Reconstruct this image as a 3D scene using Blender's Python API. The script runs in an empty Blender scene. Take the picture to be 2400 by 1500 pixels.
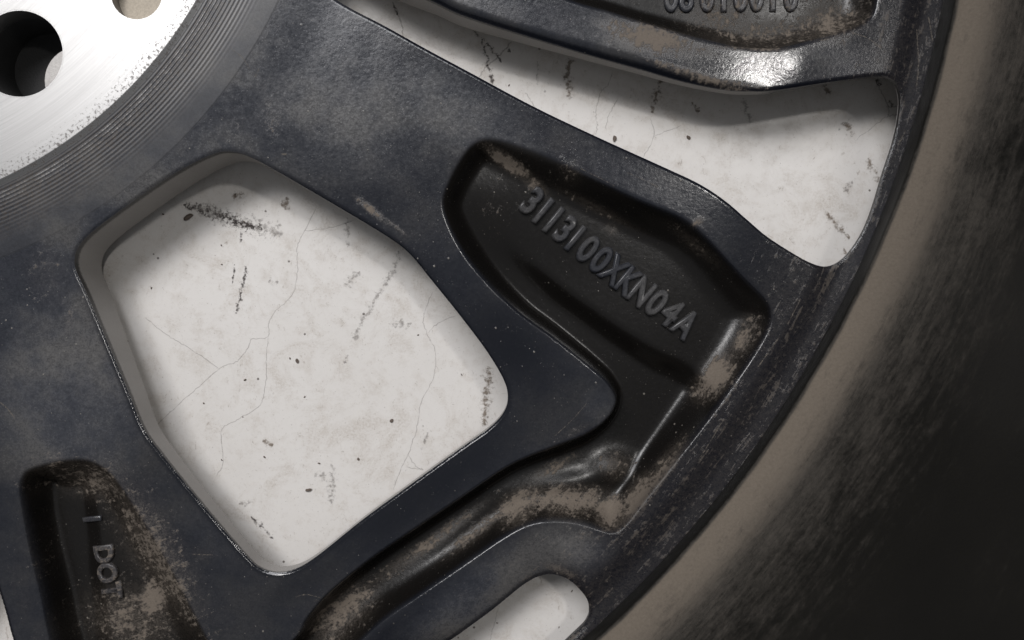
import bpy, bmesh, math, random
import numpy as np
from mathutils import Vector

# ------------------------------------------------------------------ units
# 1 unit (U) = 0.85 mm; the back of the spokes is the plane z = 0 (U).
SC = 0.00085
D = 200.0                      # camera height above the spoke plane (U)
ZF = -17.0                     # floor (U)
def W(x, y, z):                # units -> metres, floor at world z = 0
    return (x * SC, y * SC, (z - ZF) * SC)
def X(px, py, z=0.0):          # measured point of the photograph -> place on the plane z
    k = 0.1 * (D - z) / D
    return ((px - 1200.0) * k, (750.0 - py) * k)
CX, CY = -160.3, 124.2         # wheel axis
rng = np.random.default_rng(7)
random.seed(7)
scene = bpy.context.scene

# ------------------------------------------------------------------ camera
cam_d = bpy.data.cameras.new('camera')
cam = bpy.data.objects.new('camera', cam_d)
scene.collection.objects.link(cam)
cam.location = W(0, 0, D)
cam.rotation_euler = (0, 0, 0)
cam_d.sensor_width = 36.0
cam_d.lens = 36.0 * 2000.0 / 2400.0
cam_d.clip_start = 0.002
cam_d.clip_end = 50.0
cam_d.dof.use_dof = True
cam_d.dof.focus_distance = (D + 9.0) * SC
cam_d.dof.aperture_fstop = cam_d.lens / 1.2
scene.camera = cam

# ------------------------------------------------------------------ light
world = bpy.data.worlds.new('World')
scene.world = world
world.use_nodes = True
bg = world.node_tree.nodes['Background']
bg.inputs[0].default_value = (0.96, 0.97, 1.0, 1)
bg.inputs[1].default_value = 0.25

def area(name, d, dist, sx, sy, power, col):
    l = bpy.data.lights.new(name, 'AREA')
    l.shape = 'RECTANGLE'; l.size = sx; l.size_y = sy
    l.energy = power; l.color = col
    o = bpy.data.objects.new(name, l)
    scene.collection.objects.link(o)
    v = Vector(d).normalized()
    o.location = v * dist
    o.rotation_euler = v.to_track_quat('Z', 'Y').to_euler()
    return o
area('ceiling_lamp', (-85, 98, 200), 2.2, 0.40, 0.30, 8, (1.0, 0.96, 0.91))
area('small_lamp', (67, 60, 200), 2.4, 0.13, 0.13, 8, (1.0, 0.97, 0.94))
area('added_soft_light', (-58, 122, 200), 2.2, 1.15, 0.85, 36, (0.97, 0.97, 1.0))  # added broad soft light; brightens the floor, its mirror spot misses the pad

vs = scene.view_settings
vs.view_transform = 'Standard'; vs.look = 'None'
vs.exposure = 0.0; vs.gamma = 1.0; vs.use_curve_mapping = False
scene.render.engine = 'CYCLES'
scene.cycles.use_denoising = True
scene.cycles.max_bounces = 8

# ------------------------------------------------------------------ node helpers
def new_mat(name):
    m = bpy.data.materials.new(name); m.use_nodes = True
    nt = m.node_tree
    return m, nt, nt.nodes['Principled BSDF']
def N(nt, t, **kw):
    n = nt.nodes.new(t)
    for k, v in kw.items():
        if k.startswith('i_'):
            n.inputs[k[2:].replace('_', ' ')].default_value = v
        else:
            setattr(n, k, v)
    return n
def lk(nt, a, b): nt.links.new(a, b)
def math_(nt, op, a, b=None, clamp=False):
    n = nt.nodes.new('ShaderNodeMath'); n.operation = op; n.use_clamp = clamp
    for i, v in enumerate((a, b)):
        if v is None: continue
        if isinstance(v, (int, float)): n.inputs[i].default_value = v
        else: nt.links.new(v, n.inputs[i])
    return n.outputs[0]
def ramp(nt, v, lo, hi, a=0.0, b=1.0):
    n = nt.nodes.new('ShaderNodeMapRange'); n.interpolation_type = 'SMOOTHSTEP'
    nt.links.new(v, n.inputs[0])
    for i, q in ((1, lo), (2, hi), (3, a), (4, b)):
        if isinstance(q, (int, float)): n.inputs[i].default_value = q
        else: nt.links.new(q, n.inputs[i])
    return n.outputs[0]
def mixc(nt, f, a, b):
    n = nt.nodes.new('ShaderNodeMix'); n.data_type = 'RGBA'
    if isinstance(f, (int, float)): n.inputs[0].default_value = f
    else: nt.links.new(f, n.inputs[0])
    for i, v in ((6, a), (7, b)):
        if isinstance(v, tuple): n.inputs[i].default_value = (*v, 1)
        else: nt.links.new(v, n.inputs[i])
    return n.outputs[2]
def mixf(nt, f, a, b):
    n = nt.nodes.new('ShaderNodeMix'); n.data_type = 'FLOAT'
    for i, v in ((0, f), (2, a), (3, b)):
        if isinstance(v, (int, float)): n.inputs[i].default_value = v
        else: nt.links.new(v, n.inputs[i])
    return n.outputs[0]
def noise(nt, vec, scale, detail=3.0, rough=0.55, dist=0.0):
    n = nt.nodes.new('ShaderNodeTexNoise')
    n.inputs['Scale'].default_value = scale; n.inputs['Detail'].default_value = detail
    n.inputs['Roughness'].default_value = rough; n.inputs['Distortion'].default_value = dist
    if vec is not None: nt.links.new(vec, n.inputs['Vector'])
    return n.outputs[0]
def coords(nt):                # world position in units U
    g = nt.nodes.new('ShaderNodeNewGeometry')
    s = nt.nodes.new('ShaderNodeVectorMath'); s.operation = 'SCALE'
    s.inputs['Scale'].default_value = 1.0 / SC
    nt.links.new(g.outputs['Position'], s.inputs[0])
    return s.outputs[0]
def vscale(nt, v, xyz):
    m = nt.nodes.new('ShaderNodeMapping'); m.inputs['Scale'].default_value = xyz
    nt.links.new(v, m.inputs['Vector']); return m.outputs[0]
def attr(nt, name):
    a = nt.nodes.new('ShaderNodeAttribute'); a.attribute_name = name
    return a.outputs['Fac']
def bump(nt, h, strength, dist, prev=None):
    b = nt.nodes.new('ShaderNodeBump')
    b.inputs['Strength'].default_value = strength; b.inputs['Distance'].default_value = dist
    nt.links.new(h, b.inputs['Height'])
    if prev is not None: nt.links.new(prev, b.inputs['Normal'])
    return b.outputs[0]

# ------------------------------------------------------------------ materials
def polar(nt, c, su, sv):      # streaks drawn out along the rotation
    x = nt.nodes.new('ShaderNodeSeparateXYZ'); nt.links.new(c, x.inputs[0])
    dx, dy = math_(nt, 'SUBTRACT', x.outputs[0], CX), math_(nt, 'SUBTRACT', x.outputs[1], CY)
    r = math_(nt, 'SQRT', math_(nt, 'ADD', math_(nt, 'MULTIPLY', dx, dx), math_(nt, 'MULTIPLY', dy, dy)))
    a_ = math_(nt, 'ARCTAN2', dy, dx)
    v = nt.nodes.new('ShaderNodeCombineXYZ')
    nt.links.new(math_(nt, 'MULTIPLY', a_, 250.0 * su), v.inputs[0]); nt.links.new(math_(nt, 'MULTIPLY', r, sv), v.inputs[1])
    return v.outputs[0]
def lacquer(nt, c, film_sheen, pocket):
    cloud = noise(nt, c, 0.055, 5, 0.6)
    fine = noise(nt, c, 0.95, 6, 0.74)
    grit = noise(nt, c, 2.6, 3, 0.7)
    f = math_(nt, 'MULTIPLY', film_sheen, ramp(nt, cloud, 0.34, 0.66, 0.40, 1.0))
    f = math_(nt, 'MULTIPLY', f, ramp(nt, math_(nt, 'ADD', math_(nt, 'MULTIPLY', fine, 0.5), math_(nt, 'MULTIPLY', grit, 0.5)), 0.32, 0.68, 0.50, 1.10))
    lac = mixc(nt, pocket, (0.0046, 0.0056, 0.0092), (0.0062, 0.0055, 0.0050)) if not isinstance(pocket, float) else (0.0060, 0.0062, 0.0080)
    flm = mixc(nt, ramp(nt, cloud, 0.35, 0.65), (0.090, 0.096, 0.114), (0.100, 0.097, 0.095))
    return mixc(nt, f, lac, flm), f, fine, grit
def flecks(nt, c, scale, size, keep):
    v = N(nt, 'ShaderNodeTexVoronoi'); v.inputs['Scale'].default_value = scale
    lk(nt, c, v.inputs['Vector'])
    w = nt.nodes.new('ShaderNodeSeparateColor'); lk(nt, v.outputs['Color'], w.inputs[0])
    d = math_(nt, 'DIVIDE', v.outputs['Distance'], math_(nt, 'ADD', math_(nt, 'MULTIPLY', w.outputs[0], 0.9), 0.25))
    return math_(nt, 'MULTIPLY', ramp(nt, d, size, size * 0.55), ramp(nt, w.outputs[1], keep, keep + 0.05))
def mat_paint():
    m, nt, p = new_mat('dusty_black_paint')
    c = coords(nt)
    pocket, dust, film_sheen, ring = attr(nt, 'pocket'), attr(nt, 'dust'), attr(nt, 'film_sheen'), attr(nt, 'ring')
    mid = noise(nt, c, 0.28, 6, 0.70)
    col, f, fine, grit = lacquer(nt, c, film_sheen, pocket)
    streak = noise(nt, polar(nt, c, 0.10, 0.75), 1.0, 6, 0.72, 0.6)
    # brown mud dust
    lev = math_(nt, 'ADD', dust, math_(nt, 'MULTIPLY', math_(nt, 'SUBTRACT', fine, 0.5), 1.7))
    lev = math_(nt, 'ADD', lev, math_(nt, 'MULTIPLY', math_(nt, 'SUBTRACT', mid, 0.5), 1.3))
    lev = math_(nt, 'ADD', lev, math_(nt, 'MULTIPLY', math_(nt, 'MULTIPLY', math_(nt, 'SUBTRACT', streak, 0.5), mixf(nt, ring, 1.3, 2.6)), 1.0))
    dm = math_(nt, 'MULTIPLY', ramp(nt, lev, 0.36, 0.78), ramp(nt, dust, 0.02, 0.2))
    dm = math_(nt, 'MULTIPLY', dm, mixf(nt, ring, 0.92, 0.42))
    dcol = mixc(nt, grit, (0.095, 0.077, 0.060), (0.185, 0.155, 0.127))
    veil = math_(nt, 'MULTIPLY', ramp(nt, dust, 0.05, 0.9), ramp(nt, math_(nt, 'ADD', math_(nt, 'MULTIPLY', fine, 0.5), math_(nt, 'MULTIPLY', grit, 0.5)), 0.36, 0.62, 0.10, 0.60))
    dm = math_(nt, 'MAXIMUM', dm, veil)
    col = mixc(nt, dm, col, dcol)
    # pale flecks of dry dust
    sp = math_(nt, 'MULTIPLY', ramp(nt, grit, 0.64, 0.72), ramp(nt, mid, 0.42, 0.62, 0.1, 0.7))
    fl = math_(nt, 'MAXIMUM', math_(nt, 'MULTIPLY', flecks(nt, c, 0.55, 0.15, 0.84), 0.8), math_(nt, 'MULTIPLY', flecks(nt, c, 1.2, 0.18, 0.84), 0.5))
    spk = math_(nt, 'MULTIPLY', math_(nt, 'MAXIMUM', math_(nt, 'MULTIPLY', sp, 0.35), fl), 0.60)
    col = mixc(nt, spk, col, (0.25, 0.225, 0.19))
    lk(nt, col, p.inputs['Base Color'])
    r = mixf(nt, pocket, 0.15, 0.25)
    r = mixf(nt, math_(nt, 'MULTIPLY', f, 0.9, True), r, 0.42)
    r = math_(nt, 'ADD', r, math_(nt, 'MULTIPLY', math_(nt, 'SUBTRACT', fine, 0.5), 0.20))
    r = mixf(nt, math_(nt, 'MAXIMUM', dm, spk), r, 0.92)
    lk(nt, r, p.inputs['Roughness'])
    lk(nt, mixf(nt, pocket, 0.42, 0.34), p.inputs['Specular IOR Level'])
    orange = noise(nt, c, 1.1, 2, 0.5)
    b = bump(nt, orange, 0.10, 0.25 * SC)
    b = bump(nt, fine, 0.07, 0.18 * SC, b)
    b = bump(nt, math_(nt, 'MAXIMUM', dm, spk), 0.5, 0.16 * SC, b)
    lk(nt, b, p.inputs['Normal'])
    return m

def mat_wall():
    m, nt, p = new_mat('grey_window_edge_paint')
    c = coords(nt)
    n1 = noise(nt, vscale(nt, c, (0.10, 0.10, 0.03)), 1.0, 4, 0.6)
    n2 = noise(nt, c, 2.4, 4, 0.7)
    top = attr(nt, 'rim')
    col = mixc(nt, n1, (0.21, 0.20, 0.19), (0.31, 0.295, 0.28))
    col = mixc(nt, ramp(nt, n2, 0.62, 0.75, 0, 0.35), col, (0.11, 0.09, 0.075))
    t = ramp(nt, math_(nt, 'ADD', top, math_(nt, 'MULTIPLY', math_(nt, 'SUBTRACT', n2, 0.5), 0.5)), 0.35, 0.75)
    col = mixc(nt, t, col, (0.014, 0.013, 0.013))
    lk(nt, col, p.inputs['Base Color'])
    lk(nt, ramp(nt, n2, 0.2, 0.8, 0.30, 0.5), p.inputs['Roughness'])
    lk(nt, bump(nt, n2, 0.12, 0.12 * SC), p.inputs['Normal'])
    return m

def mat_metal():
    m, nt, p = new_mat('machined_aluminium')
    uv = N(nt, 'ShaderNodeUVMap').outputs[0]
    c = coords(nt)
    bare = attr(nt, 'bare')
    br = noise(nt, vscale(nt, uv, (0.018, 1.7, 1)), 1.0, 6, 0.8)
    br2 = noise(nt, vscale(nt, uv, (0.05, 7.0, 1)), 1.0, 3, 0.7)
    n1 = noise(nt, c, 0.30, 4, 0.6)
    n2 = noise(nt, c, 2.2, 4, 0.7)
    n3 = noise(nt, c, 1.3, 5, 0.75)
    edge = attr(nt, 'pit')
    met = mixc(nt, br, (0.21, 0.208, 0.206), (0.41, 0.407, 0.402))
    pit = ramp(nt, math_(nt, 'ADD', n3, math_(nt, 'MULTIPLY', edge, 0.22)), 0.74, 0.80)
    met = mixc(nt, math_(nt, 'MULTIPLY', pit, 0.8), met, (0.06, 0.05, 0.045))
    # worn through lacquer on the turned rings
    lev = math_(nt, 'ADD', bare, math_(nt, 'MULTIPLY', math_(nt, 'SUBTRACT', n2, 0.5), 0.9))
    lev = math_(nt, 'ADD', lev, math_(nt, 'MULTIPLY', math_(nt, 'SUBTRACT', n1, 0.5), 0.8))
    bm_ = ramp(nt, lev, 0.30, 1.0)
    dark, ff, _, _ = lacquer(nt, c, attr(nt, 'film_sheen'), 0.0)
    dark = mixc(nt, math_(nt, 'MULTIPLY', ramp(nt, n2, 0.4, 0.65), attr(nt, 'grime')), dark, (0.062, 0.050, 0.040))
    lk(nt, mixc(nt, bm_, dark, met), p.inputs['Base Color'])
    lk(nt, math_(nt, 'MULTIPLY', bm_, math_(nt, 'SUBTRACT', 1.0, math_(nt, 'MULTIPLY', pit, 0.9))), p.inputs['Metallic'])
    lk(nt, mixf(nt, bm_, 0.36, ramp(nt, br2, 0.3, 0.7, 0.38, 0.46)), p.inputs['Roughness'])
    b = bump(nt, math_(nt, 'MULTIPLY', br, bm_), 0.25, 0.07 * SC)
    b = bump(nt, math_(nt, 'MULTIPLY', br2, bm_), 0.25, 0.03 * SC, b)
    lk(nt, mixf(nt, bm_, 0.42, 0.5), p.inputs['Specular IOR Level'])
    b = bump(nt, pit, -0.4, 0.2 * SC, b)
    lk(nt, b, p.inputs['Normal'])
    return m

def mat_barrel():
    m, nt, p = new_mat('muddy_black_barrel')
    uv = N(nt, 'ShaderNodeUVMap').outputs[0]
    c = coords(nt)
    strip = attr(nt, 'strip')
    s1 = noise(nt, vscale(nt, uv, (0.075, 0.42, 1)), 1.0, 8, 0.72, 0.3)
    s2 = noise(nt, vscale(nt, uv, (0.40, 1.3, 1)), 1.0, 7, 0.75, 0.3)
    bl = noise(nt, c, 0.045, 4, 0.6)
    f2 = noise(nt, c, 1.6, 4, 0.7)
    lev = math_(nt, 'ADD', strip, math_(nt, 'MULTIPLY', math_(nt, 'SUBTRACT', s1, 0.5), 0.8))
    lev = math_(nt, 'ADD', lev, math_(nt, 'MULTIPLY', math_(nt, 'SUBTRACT', s2, 0.5), 0.40))
    lev = math_(nt, 'ADD', lev, math_(nt, 'MULTIPLY', math_(nt, 'SUBTRACT', bl, 0.5), 0.45))
    lev = math_(nt, 'ADD', lev, math_(nt, 'MULTIPLY', math_(nt, 'SUBTRACT', noise(nt, c, 0.16, 4, 0.6), 0.5), 0.3))
    lev = math_(nt, 'ADD', lev, math_(nt, 'MULTIPLY', math_(nt, 'SUBTRACT', noise(nt, c, 0.75, 5, 0.75), 0.5), 0.45))
    dm = ramp(nt, lev, 0.22, 0.80)
    dk = mixc(nt, bl, (0.0035, 0.0034, 0.0030), (0.0125, 0.0115, 0.0095))
    du = mixc(nt, s2, (0.030, 0.027, 0.0235), (0.080, 0.070, 0.059))
    du = mixc(nt, ramp(nt, strip, 0.60, 0.85), du, mixc(nt, f2, (0.090, 0.074, 0.058), (0.158, 0.133, 0.107)))
    lk(nt, mixc(nt, dm, dk, du), p.inputs['Base Color'])
    lk(nt, mixf(nt, dm, 0.50, 0.9), p.inputs['Roughness'])
    p.inputs['Specular IOR Level'].default_value = 0.25
    b = bump(nt, dm, 0.35, 0.3 * SC)
    b = bump(nt, f2, 0.25, 0.25 * SC, b)
    lk(nt, b, p.inputs['Normal'])
    return m

def mat_floor():
    m, nt, p = new_mat('worn_white_floor')
    c = coords(nt)
    big = noise(nt, c, 0.035, 4, 0.55)
    mid = noise(nt, c, 0.22, 6, 0.68)
    fin = noise(nt, c, 0.9, 6, 0.78)
    gr = noise(nt, c, 1.9, 4, 0.75)
    col = mixc(nt, big, (0.58, 0.555, 0.525), (0.655, 0.636, 0.612))
    col = mixc(nt, ramp(nt, mid, 0.48, 0.72, 0, 0.45), col, (0.47, 0.43, 0.385))
    col = mixc(nt, ramp(nt, fin, 0.55, 0.75, 0, 0.45), col, (0.40, 0.365, 0.325))
    dirt = ramp(nt, noise(nt, c, 0.085, 7, 0.74, 0.8), 0.47, 0.68)
    col = mixc(nt, math_(nt, 'MULTIPLY', dirt, ramp(nt, gr, 0.38, 0.62, 0.15, 0.60)), col, (0.40, 0.355, 0.305))
    # scattered smears and specks
    smear = math_(nt, 'MULTIPLY', ramp(nt, noise(nt, vscale(nt, c, (0.9, 0.45, 1)), 1.0, 6, 0.82, 1.5), 0.57, 0.66), ramp(nt, mid, 0.48, 0.58))
    col = mixc(nt, math_(nt, 'MULTIPLY', smear, 0.60), col, (0.20, 0.165, 0.13))
    sp = math_(nt, 'MULTIPLY', ramp(nt, gr, 0.62, 0.68), ramp(nt, fin, 0.45, 0.58))
    col = mixc(nt, math_(nt, 'MULTIPLY', sp, 0.75), col, (0.10, 0.08, 0.065))
    v = N(nt, 'ShaderNodeTexVoronoi'); v.inputs['Scale'].default_value = 0.16
    lk(nt, c, v.inputs['Vector'])
    dot = ramp(nt, math_(nt, 'ADD', v.outputs['Distance'], math_(nt, 'MULTIPLY', fin, 0.05)), 0.085, 0.065)
    dot = math_(nt, 'MULTIPLY', dot, ramp(nt, noise(nt, c, 0.07, 2), 0.44, 0.5))
    col = mixc(nt, math_(nt, 'MULTIPLY', dot, 0.85), col, (0.07, 0.055, 0.045))
    lk(nt, col, p.inputs['Base Color'])
    lk(nt, ramp(nt, mid, 0.3, 0.7, 0.36, 0.60), p.inputs['Roughness'])
    b = bump(nt, mid, 0.10, 0.5 * SC)
    b = bump(nt, gr, 0.10, 0.15 * SC, b)
    lk(nt, b, p.inputs['Normal'])
    return m

def mat_mark(name, col, lo, hi, sc, top=1.0):
    m, nt, p = new_mat(name)
    c = coords(nt)
    n1 = noise(nt, c, sc, 5, 0.75)
    e = attr(nt, 'edge')
    a = math_(nt, 'ADD', n1, math_(nt, 'MULTIPLY', e, 0.20))
    a = math_(nt, 'MULTIPLY', ramp(nt, a, lo, hi), top)
    p.inputs['Base Color'].default_value = (*col, 1)
    p.inputs['Roughness'].default_value = 0.85
    lk(nt, a, p.inputs['Alpha'])
    return m
def mat_plain(name, col, rough=0.8):
    m, nt, p = new_mat(name)
    c = coords(nt)
    n1 = noise(nt, c, 2.0, 4, 0.7)
    lk(nt, mixc(nt, n1, tuple(v * 0.6 for v in col), tuple(v * 1.4 for v in col)), p.inputs['Base Color'])
    p.inputs['Roughness'].default_value = rough
    lk(nt, bump(nt, n1, 0.4, 0.3 * SC), p.inputs['Normal'])
    return m

M_paint, M_wall, M_metal, M_barrel, M_floor = mat_paint(), mat_wall(), mat_metal(), mat_barrel(), mat_floor()
M_crack = mat_mark('hairline_crack', (0.13, 0.11, 0.095), 0.40, 0.62, 0.6, 0.26)
M_scuff = mat_mark('black_scuff', (0.055, 0.045, 0.042), 0.60, 0.76, 0.9, 0.75)
M_stain = mat_mark('brown_stain', (0.15, 0.105, 0.065), 0.58, 0.78, 0.8, 0.6)
M_smear = mat_mark('grey_smear', (0.20, 0.18, 0.165), 0.58, 0.80, 0.8, 0.45)
M_crumb = mat_plain('dirt_crumb', (0.105, 0.082, 0.066))
M_tan = mat_plain('cast_recess', (0.42, 0.37, 0.30))
M_pale = mat_plain('pale_light_crescent', (0.50, 0.48, 0.46))  # colour of the painted light crescent in the bolt holes
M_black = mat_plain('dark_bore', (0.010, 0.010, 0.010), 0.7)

# ------------------------------------------------------------------ mesh helpers
def mesh_obj(name, verts, faces, mat, parent=None, smooth=True, attrs=None, normals=None):
    me = bpy.data.meshes.new(name)
    v = np.asarray(verts, float).copy()
    v[:, 2] -= ZF; v *= SC
    if isinstance(faces, np.ndarray):
        n = faces.shape[1]
        me.vertices.add(len(v)); me.vertices.foreach_set('co', v.ravel())
        me.loops.add(faces.size); me.loops.foreach_set('vertex_index', faces.ravel().astype(np.int32))
        me.polygons.add(len(faces))
        me.polygons.foreach_set('loop_start', np.arange(0, faces.size, n, dtype=np.int32))
        me.update(calc_edges=True)
    else:
        me.from_pydata(v.tolist(), [], faces); me.update()
    if smooth: me.polygons.foreach_set('use_smooth', np.ones(len(me.polygons), bool))
    for k, a in (attrs or {}).items():
        at = me.attributes.new(k, 'FLOAT', 'POINT'); at.data.foreach_set('value', np.asarray(a, np.float32))
    if normals is not None: me.normals_split_custom_set_from_vertices(np.asarray(normals, float).tolist())
    me.materials.append(mat)
    o = bpy.data.objects.new(name, me)
    scene.collection.objects.link(o)
    if parent is not None: o.parent = parent
    return o
def tag(o, label=None, cat=None, group=None, kind=None):
    if label: o['label'] = label
    if cat: o['category'] = cat
    if group: o['group'] = group
    if kind: o['kind'] = kind
    return o

def spline(pts, sub=5, closed=True):
    """Catmull-Rom through measured points; extra columns are carried along."""
    p = np.asarray(pts, float); n = len(p); out = []
    for i in range(n if closed else n - 1):
        if closed: a, b, c, d = p[i - 1], p[i], p[(i + 1) % n], p[(i + 2) % n]
        else: a, b, c, d = p[max(i - 1, 0)], p[i], p[i + 1], p[min(i + 2, n - 1)]
        for t in np.linspace(0, 1, sub, endpoint=False):
            q = 0.5 * (2 * b + (c - a) * t + (2 * a - 5 * b + 4 * c - d) * t * t + (3 * b - a - 3 * c + d) * t ** 3)
            q[2:] = b[2:] * (1 - t) + c[2:] * t
            out.append(q)
    if not closed: out.append(p[-1])
    return np.array(out)
def to_units(pts, z=0.0):
    p = np.asarray(pts, float).copy(); k = 0.1 * (D - z) / D
    p[:, 0], p[:, 1] = (p[:, 0] - 1200) * k, (750 - p[:, 1]) * k
    return p
def rot_about(p, deg, mirror=None):
    q = p.copy(); x, y = q[:, 0] - CX, q[:, 1] - CY
    a = np.arctan2(y, x); r = np.hypot(x, y)
    if mirror is not None: a = 2 * math.radians(mirror) - a
    a = a + math.radians(deg)
    q[:, 0], q[:, 1] = CX + r * np.cos(a), CY + r * np.sin(a)
    return q
def sdf(poly, x, y, pad=16.0):
    """signed distance (positive inside) and carried columns at the nearest boundary point"""
    nc = poly.shape[1] - 2
    d = np.full(x.shape, -1e3); cols = [np.zeros(x.shape) for _ in range(nc)]
    m = (x > poly[:, 0].min() - pad) & (x < poly[:, 0].max() + pad) & (y > poly[:, 1].min() - pad) & (y < poly[:, 1].max() + pad)
    if not m.any(): return d, cols
    X_, Y_ = x[m], y[m]
    best = np.full(X_.shape, 1e9); ins = np.zeros(X_.shape, bool); bc = [np.zeros(X_.shape) for _ in range(nc)]
    for a, b in zip(poly, np.roll(poly, -1, 0)):
        ex, ey = b[0] - a[0], b[1] - a[1]
        L = ex * ex + ey * ey + 1e-12
        t = np.clip(((X_ - a[0]) * ex + (Y_ - a[1]) * ey) / L, 0, 1)
        dd = (X_ - a[0] - t * ex) ** 2 + (Y_ - a[1] - t * ey) ** 2
        k = dd < best; best[k] = dd[k]
        for j in range(nc): bc[j][k] = a[2 + j] + (b[2 + j] - a[2 + j]) * t[k]
        if a[1] != b[1]:
            cr = ((a[1] > Y_) != (b[1] > Y_)) & (X_ < ex * (Y_ - a[1]) / (b[1] - a[1]) + a[0])
            ins ^= cr
    s = np.sqrt(best); d[m] = np.where(ins, s, -s)
    for j in range(nc): cols[j][m] = bc[j]
    return d, cols
def sst(a, b, v):
    t = np.clip((v - a) / (b - a), 0, 1); return t * t * (3 - 2 * t)

# ------------------------------------------------------------------ measured outlines (photograph pixels)
def cols_(pts, *d):            # fill in default columns
    n = 2 + len(d)
    return [tuple(p) + tuple(d[len(p) - 2:]) if len(p) < n else tuple(p) for p in pts]
# windows: x, y, roll-off width, roll-off drop
WIN_A = cols_([(500, 363), (540, 356), (580, 365), (640, 396), (740, 454), (850, 519), (925, 566), (965, 600), (1010, 655), (1080, 742),
    (1140, 822), (1178, 885), (1190, 925), (1183, 962), (1150, 1001), (1080, 1051), (950, 1145), (850, 1218), (745, 1302), (692, 1334),
    (650, 1342), (612, 1332), (578, 1303), (480, 1190), (380, 1068), (335, 1005), (300, 920), (250, 800), (205, 690), (183, 640),
    (178, 610), (190, 577), (230, 537), (320, 471), (420, 404)], 0.6, 0.45)
WIN_B = cols_([(1016, 0, 2, 1.4), (1080, 30, 2, 1.4), (1200, 68, 2, 1.5), (1300, 98, 2.4, 1.6), (1400, 127, 2.6, 1.8), (1500, 155, 2.6, 1.8), (1600, 185, 2.4, 1.6), (1700, 207, 2, 1.2),
    (1762, 212), (1825, 209), (1950, 189), (2050, 175), (2085, 175), (2110, 190, .6, .2), (2122, 222, .5, .2), (2120, 267, .5, .2), (2107, 327, .5, .2), (2083, 400, .5, .2),
    (2060, 477, .5, .2), (2035, 540, .5, .2), (2002, 590, .5, .2), (1972, 615, .8, .4), (1940, 623, 2, 1), (1905, 615), (1860, 591), (1800, 553), (1755, 516),
    (1700, 470), (1640, 431), (1560, 393), (1400, 320), (1250, 248), (1100, 168), (1000, 115), (900, 60), (800, 8), (700, -60), (640, -110),
    (630, -150), (670, -165), (760, -125), (900, -50)], 0.6, 0.45)
WIN_C = cols_([(1384, 1438, 1.5, 1), (1375, 1408, 2, 1), (1345, 1374, 4, 1.5), (1312, 1358, 8, 2.2), (1275, 1359, 12, 3), (1230, 1381, 13, 3.2), (1150, 1445, 13, 3.2), (1075, 1500, 13, 3.2),
    (960, 1585, 13, 5), (850, 1670, 12, 5), (800, 1720, 10, 4), (790, 1760, 6, 2), (815, 1790), (870, 1795), (1000, 1750), (1180, 1650), (1345, 1500), (1378, 1465)], 1.5, 1.0)
# casting pockets: x, y, wall width, softness of the rim, depth
POC_A = cols_([(1045, 430, 5, 1, 4.5), (1072, 378, 5, 1, 4.5), (1105, 336, 5, 1, 4.5), (1150, 322, 6, 1, 5.5), (1220, 340, 7, 1, 7), (1300, 372, 7.5, .8, 9), (1400, 420, 7.5, .6, 10), (1500, 468, 7.5, .4),
    (1600, 512, 8, .2), (1660, 560, 8, .1), (1740, 645, 9, .0), (1800, 705, 10, 0), (1813, 738, 10, 0), (1804, 775, 10, 0), (1770, 835, 9.5, 0), (1700, 935, 8.5, 0),
    (1600, 1065, 7, 0), (1520, 1165, 6, 0), (1465, 1235, 5, 0, 8), (1438, 1250, 5, 0, 7), (1408, 1243, 5, 0, 7), (1360, 1228, 5, 0, 7), (1300, 1222, 5.5, 0, 7), (1240, 1231, 6, 0, 7),
    (1180, 1262, 6.5, 0, 7), (1080, 1330, 7, 0, 7), (980, 1398, 7, 0, 7), (905, 1450, 7, 0, 7), (850, 1500, 7, .1, 7), (765, 1590, 7, .1, 7), (690, 1690, 7, .2, 7), (560, 1740, 7, .2, 8),
    (490, 1700, 7, .3, 8), (560, 1620, 6, .2, 8), (690, 1500, 3, .1, 7), (720, 1450, 3, .1, 7), (775, 1387, 3, 0, 7), (870, 1310, 3, 0, 7), (980, 1235, 3, 0, 7), (1080, 1168, 3, 0, 7),
    (1180, 1101, 3, 0, 7), (1240, 1071, 3.2, .1, 7.5), (1300, 1048, 3.5, .2, 8), (1370, 1021, 3.5, .2, 9), (1422, 985, 3, .1), (1446, 942, 2.4, 0), (1434, 908, 2.4, 0), (1400, 872, 2.6, 0), (1300, 792, 3, 0),
    (1220, 734, 3.4, 0), (1150, 670, 4, .2, 10), (1090, 600, 5, .5, 8), (1050, 530, 5, .8, 6), (1033, 475, 5, 1, 4.5)], 9, .5, 11)
POC_B = cols_([(62, 1100, 7, .8), (110, 1084, 8, .8), (170, 1075, 9, .7), (215, 1080, 9, .6), (257, 1107, 9, .5), (300, 1165, 9, .4), (350, 1245, 10, .4), (400, 1330, 10, .5), (440, 1405, 10, .6), (485, 1490, 10, .8),
    (540, 1590, 10, .8), (600, 1690, 9, .6), (520, 1830, 8, .4), (300, 1850, 8, .4), (180, 1720, 5, .2), (117, 1500, 3, .2), (95, 1400, 3, .2), (70, 1300, 3, .2), (53, 1215, 3, .4), (42, 1150, 4, .6), (46, 1118, 6, .8)], 6, .5, 8.5)
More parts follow.
